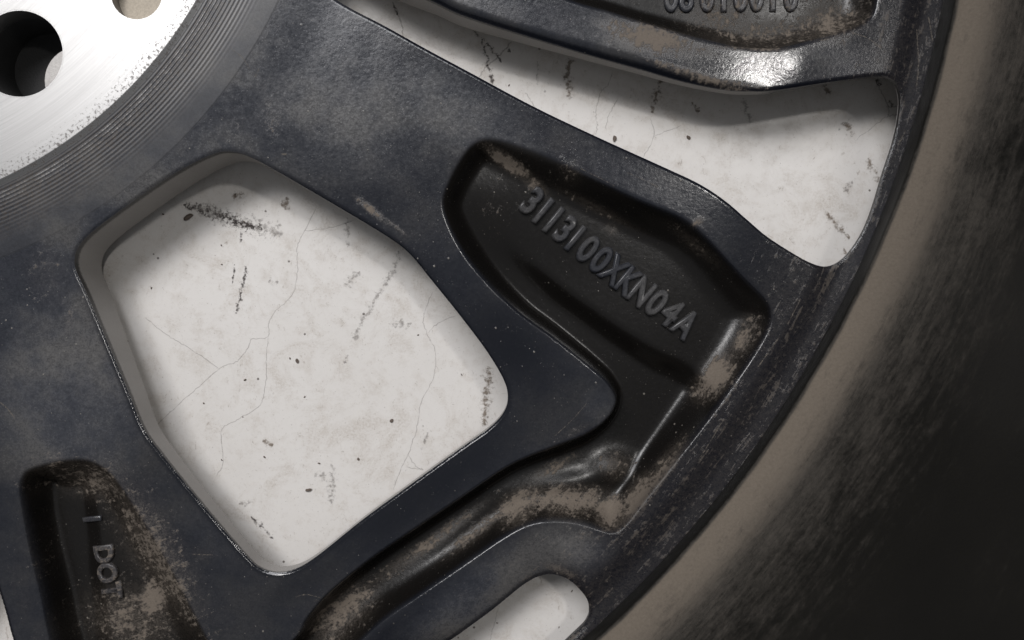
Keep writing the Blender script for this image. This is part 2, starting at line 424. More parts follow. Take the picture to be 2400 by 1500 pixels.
POC_C = cols_([(1245, -40, 5, .6), (1336, 0, 5, .5), (1430, 27, 5, .4), (1500, 49, 5, .4), (1600, 79, 5.5, .3), (1675, 98, 6, .2), (1737, 111, 6, .1), (1812, 115, 6, 0), (1875, 102, 6, 0), (1950, 82, 7, 0), (2012, 62, 7, 0),
    (2043, 42, 7, 0), (2056, 18, 7, 0), (2061, -20, 7, 0), (2060, -100, 7, 0), (2030, -220, 7, 0), (1900, -330, 7, 0), (1700, -310, 7, .2), (1400, -170, 7, .5), (1230, -80, 6, .6)], 6, .3, 6.5)
# raised floors inside the pockets that carry the lettering
PLA_A = [(1080, 330), (1250, 372), (1420, 440), (1540, 520), (1640, 560), (1760, 650), (1860, 720), (1850, 800), (1760, 930), (1690, 905), (1620, 856), (1560, 828), (1480, 778), (1400, 722), (1330, 672), (1250, 606), (1180, 545), (1090, 470), (1040, 400)]
PLA_B = [(196, 1180), (206, 1270), (212, 1350), (224, 1440), (240, 1560), (300, 1700), (620, 1720), (480, 1450), (330, 1180), (260, 1090), (200, 1130)]

WIN_D = cols_([(-30, 1330), (-8, 1390), (8, 1440), (25, 1500), (60, 1600), (110, 1700), (120, 1780), (60, 1830), (-60, 1850), (-180, 1800), (-220, 1700), (-200, 1550), (-140, 1400), (-80, 1330)], 1.1, 0.9)
WA, WB, WC, WD = (spline(to_units(w), 5) for w in (WIN_A, WIN_B, WIN_C, WIN_D))
PA, PB, PC = (spline(to_units(w), 5) for w in (POC_A, POC_B, POC_C))
LA, LB = (spline(to_units(w), 5) for w in (PLA_A, PLA_B))
# the casting repeats every 72 degrees about the axle
windows = [WA, WB, WC]
for k in (1, 2, 3, 4):
    windows += [rot_about(WA, 72 * k), rot_about(WC, 72 * k)]
    windows += [rot_about(WB, 72 * k) if k != 4 else WD]
pockets = [(PA, LA), (PB, LB), (PC, None)]
for k in (1, 2, 3, 4):
    pockets.append((rot_about(PA, 72 * k), rot_about(LA, 72 * k)))
    if k != 1: pockets.append((rot_about(PB, 72 * k), rot_about(LB, 72 * k)))

# ------------------------------------------------------------------ spoke casting as one surface
R_HUB, R_RIM = 117.5, 268.5
def axis(lo, hi, flo, fhi, step):
    c = list(np.arange(flo, fhi + 1e-6, step))
    s, v = step, c[-1]
    while v < hi: s = min(s * 1.12, 4.0); v += s; c.append(v)
    s, v, pre = step, c[0], []
    while v > lo: s = min(s * 1.12, 4.0); v -= s; pre.append(v)
    return np.array(pre[::-1] + c)
gx = axis(CX - 270, CX + 270, -128, 108, 0.36)
gy = axis(CY - 270, CY + 270, -82, 82, 0.36)
GX, GY = np.meshgrid(gx, gy)
RR = np.hypot(GX - CX, GY - CY)
def hub_profile(r):
    z = 3.2 * (1 - sst(97, 142, r)) + 0.0
    return z
def base_height(r):
    z = hub_profile(r)
    z = z - 1.2 * sst(225, 262, r) - 1.6 * sst(257, 264, r)
    return z
Z = base_height(RR)
# gentle crown of the arms
Z += 0.5 * np.sin(GX * 0.045 + 0.6) * np.sin(GY * 0.052 + 1.1) * sst(124, 140, RR) * (1 - sst(235, 255, RR))
k = np.array([1, 2, 1]) / 4.0
def blur(a, n):
    for _ in range(n):
        b = a.copy(); b[:, 1:-1] = k[0] * a[:, :-2] + k[1] * a[:, 1:-1] + k[2] * a[:, 2:]
        a = b.copy(); a[1:-1] = k[0] * b[:-2] + k[1] * b[1:-1] + k[2] * b[2:]
    return a
pock = np.zeros_like(Z); dep = np.zeros_like(Z)
for poly, plat in pockets:
    d, (w, soft, dm) = sdf(poly, GX, GY, 4)
    m = d > -3
    if not m.any(): continue
    t = np.clip(d / np.maximum(w, 1e-3), 0, 1)
    crisp = 1 - (1 - t) ** 2.2
    smooth = t * t * (3 - 2 * t)
    pr = crisp * (1 - soft) + smooth * soft
    de = dm
    # blend nearest-edge depth towards an even floor
    if poly is PA or poly is PB:
        jj, ii = np.where(m); sl = np.s_[jj.min():jj.max() + 1, ii.min():ii.max() + 1]
        wt = blur(m[sl].astype(float), 260); sm = blur((de * m)[sl], 260) / np.maximum(wt, 1e-6)
        de = de.copy(); de[sl] = np.where(m[sl], sm, de[sl])
    de = np.where(m, de, 0)
    if plat is not None:
        pd, _ = sdf(plat, GX, GY, 6)
        lift = 3.6 if len(poly) > 150 else 2.0
        fadex = sst(-9.0, 13.0, GX) if poly is PA else 1.0
        de = de - lift * fadex * sst(-5.0, 0.6, pd)
    hh = np.where(m, de * pr, 0)
    dep = np.maximum(dep, hh)
    pock = np.maximum(pock, np.where(m, sst(-0.2, 0.9, d), 0))
# light smoothing keeps floor transitions cast-like
inner = sst(0.5, 0.98, pock)
dep = dep * (1 - inner) + blur(dep, 3) * inner
dep = blur(dep, 1)
def gbump(px, py, rx, ry, ang, h):
    cx, cy = X(px, py); a = math.radians(-ang)
    u = (GX - cx) * math.cos(a) + (GY - cy) * math.sin(a); v = -(GX - cx) * math.sin(a) + (GY - cy) * math.cos(a)
    return h * np.exp(-(u / (rx * 0.1)) ** 2 - (v / (ry * 0.1)) ** 2)
dep -= gbump(1452, 1112, 50, 38, 0, 1.7) + gbump(1310, 1150, 120, 26, -8, 0.9) + gbump(1040, 1285, 190, 24, -37, 0.8)
Z -= dep
gx0, gy0 = X(1868, 152)
Z -= 0.006 * ((GX - gx0) ** 2 + (GY - gy0) ** 2) * np.exp(-((GX - gx0) / 8.0) ** 2 - ((GY - gy0) / 8.0) ** 2)
F = np.minimum(RR - R_HUB, R_RIM - RR)
for wpoly in windows:
    d, (w, drop) = sdf(wpoly, GX, GY, 15)
    out = -d
    near = (out < 15) & (out > -3)
    t = np.clip(out / np.maximum(w, 0.1), 0, 1)
    Z -= np.where(near, drop * (1 - t) ** 2, 0) * (1 - 0.5 * pock)
    F = np.minimum(F, out)

def ell(px, py, rx, ry, ang, s, pw=2.0):
    cx, cy = X(px, py); a = math.radians(-ang)
    u = (GX - cx) * math.cos(a) + (GY - cy) * math.sin(a); v = -(GX - cx) * math.sin(a) + (GY - cy) * math.cos(a)
    q = (u / (rx * 0.1)) ** 2 + (v / (ry * 0.1)) ** 2
    return s * np.exp(-q ** (pw / 2) * 0.9)
dust = np.zeros_like(Z)
for e in [(1190, 375, 62, 14, 33, .95), (1255, 425, 40, 16, 40, .55), (1690, 885, 62, 26, -57, 1.0), (1755, 800, 45, 20, -60, .65), (1770, 770, 26, 40, 10, .4),
          (1560, 1110, 90, 16, -52, .7), (1500, 1180, 70, 20, -54, .95), (1440, 1215, 42, 34, -20, .95), (1340, 1185, 95, 34, 4, .85), (1220, 1195, 60, 32, -32, .9),
          (1120, 1255, 110, 16, -37, .55), (1000, 1290, 170, 18, -36, .5), (940, 1330, 120, 20, -36, .42), (790, 1455, 95, 45, -42, .72), (760, 1490, 70, 50, -40, .6),
          (1455, 1110, 42, 36, 0, .5), (1300, 1110, 70, 16, -28, .5), (1530, 90, 95, 32, 13, .95), (1450, 65, 60, 20, 15, .5), (1640, 178, 130, 10, 18, .75), (1720, 195, 80, 8, 8, .6), (1640, 115, 60, 14, 18, .5),
          (1760, 112, 110, 8, 2, .6), (335, 1425, 42, 60, 38, .85), (350, 1300, 220, 75, 62, .62), (190, 1130, 130, 55, 10, .60), (280, 1470, 130, 80, 0, .55), (1960, 40, 90, 60, -20, .62), (1820, 60, 170, 45, 0, .48), (1700, 20, 90, 40, 0, .48),
          (1318, 1345, 42, 12, 20, .8), (870, 492, 48, 10, 40, .7), (925, 530, 40, 6, 38, .45), (640, 285, 40, 70, 15, .2), (560, 300, 40, 40, 0, .2), (1635, 520, 16, 9, -35, .8), (1440, 530, 20, 14, 30, .4),
          (110, 640, 60, 80, 0, .24), (160, 760, 14, 60, 15, .28), (1340, 400, 35, 40, 0, .25), (470, 1300, 40, 30, 0, .25), (1120, 50, 200, 30, 15, .12),
          (1640, 575, 90, 14, 40, .3), (1400, 480, 120, 12, 27, .3), (1160, 480, 60, 60, 0, .12), (1350, 1010, 60, 12, -25, .3), (60, 1340, 60, 140, 10, .15), (1200, 380, 120, 60, 30, .15)]:
    dust = np.maximum(dust, ell(*e))
ang = np.arctan2(GY - CY, GX - CX)
# smeared mud around the outer ring, drawn out along the rotation
ringd = 0.30 * sst(228, 262, RR)
dust = np.maximum(dust, ringd * (1 - pock))
dust += 0.035 * pock
film_sheen = (1 - pock) * 0.26 * (1 - 0.80 * sst(226, 246, RR))  # grey dust film, thinned at the rim to paint in the barrel's shading
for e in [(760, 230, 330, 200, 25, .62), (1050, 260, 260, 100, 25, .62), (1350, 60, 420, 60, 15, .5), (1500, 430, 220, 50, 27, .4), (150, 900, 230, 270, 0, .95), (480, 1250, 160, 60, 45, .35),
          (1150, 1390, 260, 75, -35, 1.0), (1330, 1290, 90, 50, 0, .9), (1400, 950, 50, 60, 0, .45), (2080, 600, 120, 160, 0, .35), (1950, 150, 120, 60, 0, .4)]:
    film_sheen = np.maximum(film_sheen, (1 - pock) * ell(*e, 3.0))  # film also raised where spokes show sheen, painting the reflection in
for e in [(130, 545, 90, 55, -20, .9), (230, 480, 60, 30, -35, .8), (980, 640, 60, 40, 45, .7), (1180, 800, 150, 90, 42, .95), (1000, 1150, 280, 60, -37, .85), (700, 1370, 90, 30, -30, .4), (1760, 165, 170, 50, 5, .95)]:  # film cut at smudges and where a dark reflection is painted in
    film_sheen *= 1 - ell(*e, 2.6)
film_sheen *= 0.15 + 0.85 * sst(0.4, 1.6, F)
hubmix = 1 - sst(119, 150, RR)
film_sheen = film_sheen * (1 - hubmix) + 0.72 * hubmix

# ---- triangulate, cut the openings exactly along F = 0
ny, nx = GX.shape
P = np.c_[GX.ravel(), GY.ravel(), Z.ravel()]
Fv = F.ravel()
idx = np.arange(ny * nx).reshape(ny, nx)
a, b, c, d = idx[:-1, :-1].ravel(), idx[:-1, 1:].ravel(), idx[1:, 1:].ravel(), idx[1:, :-1].ravel()
par = ((np.arange(ny - 1)[:, None] + np.arange(nx - 1)[None]) % 2 == 0).ravel()
T = np.concatenate([np.c_[a, b, c][par], np.c_[a, c, d][par], np.c_[a, b, d][~par], np.c_[b, c, d][~par]])
dzy, dzx = np.gradient(Z, gy, gx)
NRM = np.c_[-dzx.ravel(), -dzy.ravel(), np.ones(ny * nx)]
NRM /= np.linalg.norm(NRM, axis=1, keepdims=True)
A = {'ring': (sst(228, 250, RR) * (1 - pock)).ravel(), 'pocket': pock.ravel(), 'dust': dust.ravel(), 'film_sheen': film_sheen.ravel()}
Fv = np.where(np.abs(Fv) < 1e-4, 1e-4, Fv)
pos = Fv > 0
cnt = pos[T].sum(1)
full = T[cnt == 3]
mixed = T[(cnt > 0) & (cnt < 3)]
ev, ekey, enxt = [], {}, {}
base_n = len(P)
def cross(i, j):
    kk = (i, j) if i < j else (j, i)
    q = ekey.get(kk)
    if q is None:
        t = Fv[kk[0]] / (Fv[kk[0]] - Fv[kk[1]])
        q = base_n + len(ev); ev.append((kk[0], kk[1], t)); ekey[kk] = q
    return q
extra = []
for t in mixed.tolist():
    for s in range(3):
        i, j, l = t[s], t[(s + 1) % 3], t[(s + 2) % 3]
        if pos[i] and not pos[j] and not pos[l]:
            p1, p2 = cross(i, j), cross(l, i)
            extra.append((i, p1, p2)); enxt[p1] = p2; break
        if not pos[i] and pos[j] and pos[l]:
            p1, p2 = cross(i, j), cross(l, i)
            extra.append((p1, j, l)); extra.append((p1, l, p2)); enxt[p2] = p1; break
E0 = np.array([e[0] for e in ev]); E1 = np.array([e[1] for e in ev]); ET = np.array([e[2] for e in ev])[:, None]
Pall = np.r_[P, P[E0] * (1 - ET) + P[E1] * ET]
Nall = np.r_[NRM, NRM[E0] * (1 - ET) + NRM[E1] * ET]
Aall = {k_: np.r_[v, v[E0] * (1 - ET[:, 0]) + v[E1] * ET[:, 0]] for k_, v in A.items()}
Tall = np.r_[full, np.array(extra)]
used = np.unique(Tall); remap = np.full(len(Pall), -1); remap[used] = np.arange(len(used))

wheel = bpy.data.objects.new('alloy_wheel', None)
scene.collection.objects.link(wheel)
wheel.location = W(CX, CY, ZF)
wheel.empty_display_size = 0.05
tag(wheel, 'dirty black alloy wheel lying face down on the white floor, its muddy back side up', 'wheel')
bpy.context.view_layer.update()
WINV = wheel.matrix_world.inverted()
def under_wheel(o):
    o.parent = wheel; o.matrix_parent_inverse = WINV; return o

spokes = under_wheel(mesh_obj('spoke_casting', Pall[used], remap[Tall], M_paint, None, True, {k_: v[used] for k_, v in Aall.items()}, Nall[used]))

# ---- underside (the wheel's face) and the edges of the windows
def z_bottom(r):
    return np.interp(r, [130, 150, 182, 205, 230, 245], [-12.5, -10.2, -7.2, -5.8, -3.6, -2.8])
Pb = Pall[used].copy(); Pb[:, 2] = np.minimum(z_bottom(np.hypot(Pb[:, 0] - CX, Pb[:, 1] - CY)) - 0.01, Pb[:, 2] - 1.2)
step = remap[Tall][:, ::-1]
under_wheel(mesh_obj('front_face', Pb, step, M_wall, None, True, {'rim': np.zeros(len(Pb))}))
seen = set()
loops = []
for s0 in list(enxt):
    if s0 in seen: continue
    lp = []; q = s0
    while q not in seen and q in enxt:
        seen.add(q); lp.append(q); q = enxt[q]
    if len(lp) > 30: loops.append(lp)
for lp in loops:
    L = Pall[lp]; r = np.hypot(L[:, 0] - CX, L[:, 1] - CY)
    if abs(r - R_HUB).max() < 1 or abs(r - R_RIM).max() < 1: continue
    S = L.copy()
    for _ in range(6): S = (np.roll(S, 1, 0) + 2 * S + np.roll(S, -1, 0)) / 4
    zb = z_bottom(np.hypot(S[:, 0] - CX, S[:, 1] - CY)) - 0.02
    zb = np.minimum(zb, S[:, 2] - 1.0)
    rows, rim = [], []
    ctr = S[:, :2].mean(0)
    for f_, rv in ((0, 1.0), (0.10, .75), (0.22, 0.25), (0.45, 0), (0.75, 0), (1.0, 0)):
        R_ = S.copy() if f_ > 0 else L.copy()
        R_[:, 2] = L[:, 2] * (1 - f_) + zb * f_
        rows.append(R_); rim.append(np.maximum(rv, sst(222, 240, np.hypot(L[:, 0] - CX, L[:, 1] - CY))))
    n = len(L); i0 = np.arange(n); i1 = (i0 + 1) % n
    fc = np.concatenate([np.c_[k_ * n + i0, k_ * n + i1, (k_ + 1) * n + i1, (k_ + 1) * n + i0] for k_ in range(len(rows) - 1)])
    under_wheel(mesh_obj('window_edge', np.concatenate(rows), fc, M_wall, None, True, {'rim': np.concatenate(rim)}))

# ------------------------------------------------------------------ hub: turned pad, rings, bolt holes
PADZ = 3.75
rs = np.unique(np.r_[np.linspace(34, 99, 60), np.arange(99, R_HUB + 0.35, 0.11)])
th0, th1 = math.radians(-95), math.radians(15)
ths = np.unique(np.r_[np.linspace(th0, th1, 900), np.linspace(th1, th0 + 2 * math.pi, 220)])[:-1]
HR, HT = np.meshgrid(rs, ths)
HX, HY = CX + HR * np.cos(HT), CY + HR * np.sin(HT)
HZ = np.where(HR < 101.2, PADZ, PADZ - 1.0 * sst(101.2, 102.6, HR))
low = hub_profile(HR)
HZ = np.where(HR > 102.6, low, np.minimum(HZ, 99))
HZ = np.where(HR > 101.2, np.maximum(low, PADZ - 0.55 * (HR - 101.2)), PADZ)
ph = (HR - 102.6) / 0.88
groove = np.abs(((ph % 1.0) - 0.5) * 2)
fade = (1 - sst(104.0, 114.5, HR)) * sst(102.4, 103.4, HR)
HZ = HZ - 0.13 * fade * groove - 0.05 * sst(R_HUB - 0.4, R_HUB, HR)
bare = np.where(HR < 102.5, 1.6, fade * (0.66 - 0.52 * groove) - 0.05 - 0.75 * (1 - fade))
pit = sst(93, 101, HR) * (1 - sst(102.5, 103, HR))
holes = []
for k_ in range(5):
    a_ = math.radians(-53.2 + 72 * k_); holes.append((CX + 78.6 * math.cos(a_), CY + 78.6 * math.sin(a_), 9.9, 'bolt'))
    a_ = math.radians(-33.6 + 72 * k_); holes.append((CX + 88.8 * math.cos(a_), CY + 88.8 * math.sin(a_), 5.9, 'dimple'))
hf = np.full(HX.shape, 1e3)
for hx, hy, hr, _ in holes: hf = np.minimum(hf, np.hypot(HX - hx, HY - hy) - hr)
nt_, nr_ = HX.shape
HP = np.c_[HX.ravel(), HY.ravel(), HZ.ravel()]; hidx = np.arange(nt_ * nr_).reshape(nt_, nr_)
a = hidx[:, :-1].ravel(); b = hidx[:, 1:].ravel(); a2 = np.roll(hidx, -1, 0)
d = a2[:, :-1].ravel(); c = a2[:, 1:].ravel()
quads = np.c_[a, b, c, d]
hfv = hf.ravel()
ok = (hfv[quads] > 0).any(1)          # keep faces touching the pad; their inner corners are drawn to the hole's rim
quads = quads[ok]
for hx, hy, hr, _ in holes:
    dd = np.hypot(HP[:, 0] - hx, HP[:, 1] - hy); mm = (dd < hr) & (dd > hr * 0.3)
    s_ = hr / dd[mm]; HP[mm, 0] = hx + (HP[mm, 0] - hx) * s_; HP[mm, 1] = hy + (HP[mm, 1] - hy) * s_
hub = under_wheel(mesh_obj('hub_pad', HP, quads, M_metal, None, True, {'bare': bare.ravel(), 'pit': pit.ravel(), 'film_sheen': np.full(HR.size, 0.72), 'grime': (0.85 * np.sqrt(fade)).ravel()}))
uvl = hub.data.uv_layers.new(name='UVMap')
li = np.zeros(len(hub.data.loops), np.int32); hub.data.loops.foreach_get('vertex_index', li)
uvl.data.foreach_set('uv', np.c_[(HT * 100).ravel(), HR.ravel()][li].ravel().astype(np.float32))
tag(hub, 'bare turned aluminium mounting pad with bolt holes')
def lathe_at(name, cx, cy, prof, n, mat, attrs=None):
    pv = []; fc = []
    for i in range(n):
        t = 2 * math.pi * i / n
        for r, z in prof: pv.append((cx + r * math.cos(t), cy + r * math.sin(t), z))
    m_ = len(prof)
    for i in range(n):
        j = (i + 1) % n
        for q in range(m_ - 1): fc.append((i * m_ + q, i * m_ + q + 1, j * m_ + q + 1, j * m_ + q))
    o = under_wheel(mesh_obj(name, pv, fc, mat, None, True, attrs(np.array(pv)) if attrs else None))
    u = o.data.uv_layers.new(name='UVMap')
    return o
AB = lambda v: {'bare': np.full(len(v), 1.6), 'pit': np.full(len(v), 0.4), 'film_sheen': np.zeros(len(v)), 'grime': np.zeros(len(v))}
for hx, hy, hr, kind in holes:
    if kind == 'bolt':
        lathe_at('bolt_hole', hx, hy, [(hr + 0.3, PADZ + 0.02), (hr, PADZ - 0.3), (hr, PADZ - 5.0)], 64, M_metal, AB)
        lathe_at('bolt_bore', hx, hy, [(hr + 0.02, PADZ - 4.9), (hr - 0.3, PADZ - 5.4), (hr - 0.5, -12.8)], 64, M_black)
        lathe_at('bolt_light_disc', hx + 10.5, hy - 4.5, [(8.2, -2.6), (8.0, -2.2), (0.01, -2.1)], 40, M_pale)  # pale disc added for the crescent of light inside the hole
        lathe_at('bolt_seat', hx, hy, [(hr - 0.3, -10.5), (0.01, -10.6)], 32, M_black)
    else:
        lathe_at('recess', hx, hy, [(hr + 0.3, PADZ + 0.02), (hr, PADZ - 0.4), (hr - 0.1, PADZ - 4.0)], 48, M_metal, AB)
        lathe_at('recess_floor', hx, hy, [(hr - 0.05, PADZ - 3.95), (0.01, PADZ - 3.9)], 32, M_tan)
lathe_at('centre_bore', CX, CY, [(34.5, PADZ + 0.02), (34, PADZ - 0.5), (34, -12.9)], 96, M_metal, AB)

# ------------------------------------------------------------------ barrel of the rim
prof = [(292, ZF + 0.3), (289, ZF + 2), (284, -12.5), (277, -8.5), (269.5, -6), (267.6, -4), (267.0, -2.6), (266.8, 0.5), (266.9, 3.6), (267.3, 4.5), (267.9, 5.1), (269.4, 5.9), (271.6, 7.3), (273.6, 9.2), (275.2, 12),
        (276.8, 16.5), (278.4, 22), (280.4, 30), (282.6, 42), (284.6, 57), (286.6, 74), (288.6, 97), (290, 120), (292, 136), (298, 139), (303, 140), (304, 134), (299, 126), (297, 100), (294, 40), (294, 8), (296, -10), (299, -14), (297, ZF + 0.6), (294, ZF + 0.05), (292, ZF + 0.3)]
pv = np.array(prof, float)
seg = np.r_[0, np.cumsum(np.hypot(*np.diff(pv, axis=0).T))]
tt = np.linspace(0, seg[-1], 210)
# denser around the visible lip
fine_s = np.arange(seg[5] - 1, seg[16], 0.35)
tt = np.unique(np.r_[tt, fine_s])
pr_r, pr_z = np.interp(tt, seg, pv[:, 0]), np.interp(tt, seg, pv[:, 1])
for _ in range(3):
    pr_r[1:-1] = (pr_r[:-2] + 2 * pr_r[1:-1] + pr_r[2:]) / 4; pr_z[1:-1] = (pr_z[:-2] + 2 * pr_z[1:-1] + pr_z[2:]) / 4
tb = np.unique(np.r_[np.linspace(math.radians(-90), math.radians(10), 720), np.linspace(math.radians(10), math.radians(270), 300)])[:-1]
BT, BR = np.meshgrid(tb, pr_r, indexing='ij'); _, BZ = np.meshgrid(tb, pr_z, indexing='ij'); _, BS = np.meshgrid(tb, tt, indexing='ij')
# chipped, crusted lip
wob = 0.22 * np.sin(BT * 61) * np.sin(BT * 23 + 1) + 0.25 * np.sin(BT * 141 + 2) * np.sin(BT * 37)
lipm = np.exp(-((BZ - 4.3) / 2.0) ** 2) * (BR < 272)
BR = BR + wob * lipm * 0.30
n_t, n_p = BT.shape
BP = np.c_[(CX + BR * np.cos(BT)).ravel(), (CY + BR * np.sin(BT)).ravel(), BZ.ravel()]
bi = np.arange(n_t * n_p).reshape(n_t, n_p); bj = np.roll(bi, -1, 0)
bf = np.c_[bi[:, :-1].ravel(), bj[:, :-1].ravel(), bj[:, 1:].ravel(), bi[:, 1:].ravel()]
strip = np.where(BZ < 3.8, 0.12, np.interp(BZ, [3.8, 5, 7, 9, 12, 20, 30, 50, 140], [0.30, 0.86, 0.80, 0.74, 0.64, 0.50, 0.34, 0.13, 0.06]))
barrel = under_wheel(mesh_obj('rim_barrel', BP, bf, M_barrel, None, True, {'strip': strip.ravel()}))
uvl = barrel.data.uv_layers.new(name='UVMap')
li = np.zeros(len(barrel.data.loops), np.int32); barrel.data.loops.foreach_get('vertex_index', li)
uvl.data.foreach_set('uv', np.c_[(BT * 270).ravel(), BS.ravel()][li].ravel().astype(np.float32))
tag(barrel, 'mud-streaked inner wall of the rim with a dusty tan ledge')

# ------------------------------------------------------------------ cast lettering
def height_at(x, y):
    i = np.clip(np.searchsorted(gx, x) - 1, 0, nx - 2); j = np.clip(np.searchsorted(gy, y) - 1, 0, ny - 2)
    return Z[j, i], dzx[j, i], dzy[j, i]
def cast_char(ch, px, py, deg, capU, narrow=0.74, raise_=0.55, dusty=0.2):
    x, y = X(px, py, -7.5)
    z, sx, sy = height_at(x, y)
    cu = bpy.data.curves.new('cast_character', 'FONT')
    cu.body = ch; cu.align_x = 'CENTER'; cu.align_y = 'CENTER'
    cu.size = 1.0; cu.offset = -0.002; cu.extrude = 0.03; cu.bevel_depth = 0.062; cu.bevel_resolution = 2; cu.resolution_u = 4
    to = bpy.data.objects.new('tmp', cu); scene.collection.objects.link(to)
    dg = bpy.context.evaluated_depsgraph_get()
    me = bpy.data.meshes.new_from_object(to.evaluated_get(dg))
    bpy.data.objects.remove(to); bpy.data.curves.remove(cu)
    n = len(me.vertices); co = np.zeros(n * 3); me.vertices.foreach_get('co', co); co = co.reshape(-1, 3)
    s = capU / 0.70
    lx, ly, lz = co[:, 0] * s * narrow, co[:, 1] * s, co[:, 2] * s
    lz = lz / max(lz.max(), 1e-6) * raise_
    a_ = math.radians(deg)
    wx, wy = lx * math.cos(a_) - ly * math.sin(a_), lx * math.sin(a_) + ly * math.cos(a_)
    zz = np.array([height_at(x + p, y + q)[0] for p, q in zip(wx, wy)])
    pts = np.c_[x + wx, y + wy, zz + lz]
    pts[:, 2] -= ZF; pts *= SC
    me.vertices.foreach_set('co', pts.ravel()); me.update()
    me.polygons.foreach_set('use_smooth', np.ones(len(me.polygons), bool))
    for nm, v in (('ring', 0.0), ('pocket', 0.25), ('dust', dusty), ('film_sheen', 0.55)):  # grey film lightens the letters, painted in place of gloss highlights
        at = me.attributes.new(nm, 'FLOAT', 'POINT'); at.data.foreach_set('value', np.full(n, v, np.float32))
    me.materials.clear(); me.materials.append(M_paint)
    o = bpy.data.objects.new('cast_character', me); scene.collection.objects.link(o)
    return under_wheel(o)
pos_ = [(1245, 478), (1270, 500), (1294, 521), (1322, 543), (1345, 563), (1375, 588), (1406, 613), (1437, 637), (1468, 662), (1500, 687), (1536, 713), (1570, 736), (1604, 762)]
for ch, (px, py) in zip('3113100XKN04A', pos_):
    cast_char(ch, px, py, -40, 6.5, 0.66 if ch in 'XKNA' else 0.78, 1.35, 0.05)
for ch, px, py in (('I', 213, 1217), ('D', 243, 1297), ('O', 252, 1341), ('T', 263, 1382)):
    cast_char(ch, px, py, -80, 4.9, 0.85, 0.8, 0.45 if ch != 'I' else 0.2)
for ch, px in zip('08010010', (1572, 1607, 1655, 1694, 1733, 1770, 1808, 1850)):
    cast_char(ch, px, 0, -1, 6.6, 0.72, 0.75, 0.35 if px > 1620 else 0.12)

# ------------------------------------------------------------------ floor
fv = [(-900, -900, ZF), (900, -900, ZF), (900, 900, ZF), (-900, 900, ZF)]
floor = mesh_obj('floor', fv, [(0, 1, 2, 3)], M_floor, None, False)
tag(floor, 'worn white painted concrete floor with hairline cracks and scuffs', None, None, 'structure')
def ribbon(name, pts, width, mat, lift=0.04, jitter=0.25, sub=8, taper=True):
    p = spline(np.c_[to_units(np.array(pts, float), ZF)], sub, False)
    n = len(p)
    if jitter: p = p + np.r_[[(0, 0)], rng.normal(0, jitter, (n - 2, 2)), [(0, 0)]]
    tg = np.gradient(p, axis=0); tg /= np.linalg.norm(tg, axis=1, keepdims=True) + 1e-9
    nn = np.c_[-tg[:, 1], tg[:, 0]]
    wv = width * (0.75 + 0.5 * rng.random(n))
    if taper: wv = wv * np.minimum(1, np.minimum(np.arange(n), np.arange(n)[::-1]) / 2.0 + 0.25)
    cols = (-1, -0.5, 0, 0.5, 1)
    v = np.concatenate([np.c_[p + nn * (wv * s * 0.5)[:, None], np.full(n, ZF + lift)] for s in cols])
    e = np.concatenate([np.full(n, 1 - abs(s)) for s in cols])
    f = [(s * n + i, s * n + i + 1, (s + 1) * n + i + 1, (s + 1) * n + i) for s in range(4) for i in range(n - 1)]
    return mesh_obj(name, v, f, mat, floor, True, {'edge': e})
z8 = lambda L: [(100 + x * .6, 300 + y * .6) for x, y in L]
z2 = lambda L: [(800 + x * .4, y * .4) for x, y in L]
z6 = lambda L: [(1900 + x / 3, y / 3) for x, y in L]
cracks = [z8([(1070, 310), (1025, 400), (995, 470), (995, 560), (975, 650), (910, 715), (885, 760), (880, 815), (820, 825), (800, 860), (760, 910), (690, 940), (600, 1020), (520, 1090), (440, 1165)]),
    z8([(1020, 402), (1120, 390), (1220, 360)]), z8([(400, 740), (455, 785), (520, 830), (620, 890), (690, 940)]),
    z8([(1525, 640), (1490, 730), (1497, 790), (1535, 880), (1525, 980), (1480, 1070), (1460, 1180), (1430, 1270), (1400, 1330), (1370, 1410)]),
    z8([(1505, 800), (1550, 760), (1610, 735)]), z8([(1430, 1275), (1455, 1320), (1485, 1335), (1420, 1325)]),
    z8([(880, 815), (875, 900), (870, 1000), (850, 1080), (760, 1140), (700, 1180), (705, 1300), (680, 1360)]),
    z2([(300, 10), (320, 70), (350, 130), (360, 215)]), z2([(800, 460), (850, 390), (920, 330), (995, 245)]),
    z2([(1590, 420), (1560, 500), (1520, 540), (1490, 660), (1500, 730), (1490, 790)]), z2([(1810, 690), (1830, 800), (1770, 920)]), z2([(1995, 740), (1900, 770), (1830, 800)]),
    z2([(1080, 540), (1120, 610), (1160, 660)]), z2([(1620, 580), (1560, 690), (1550, 760)]),
    z6([(460, 560), (490, 640), (545, 740), (548, 815), (600, 805), (680, 800)]), z6([(548, 815), (450, 880), (310, 990)]),
    [(1168, 1425), (1160, 1455), (1150, 1500), (1146, 1540)]]
for i, q in enumerate(cracks):
    ribbon('crack', q, 0.36 if i in (7, 8, 14) else 0.20, M_crack, 0.03 + 0.002 * i, 0.10)
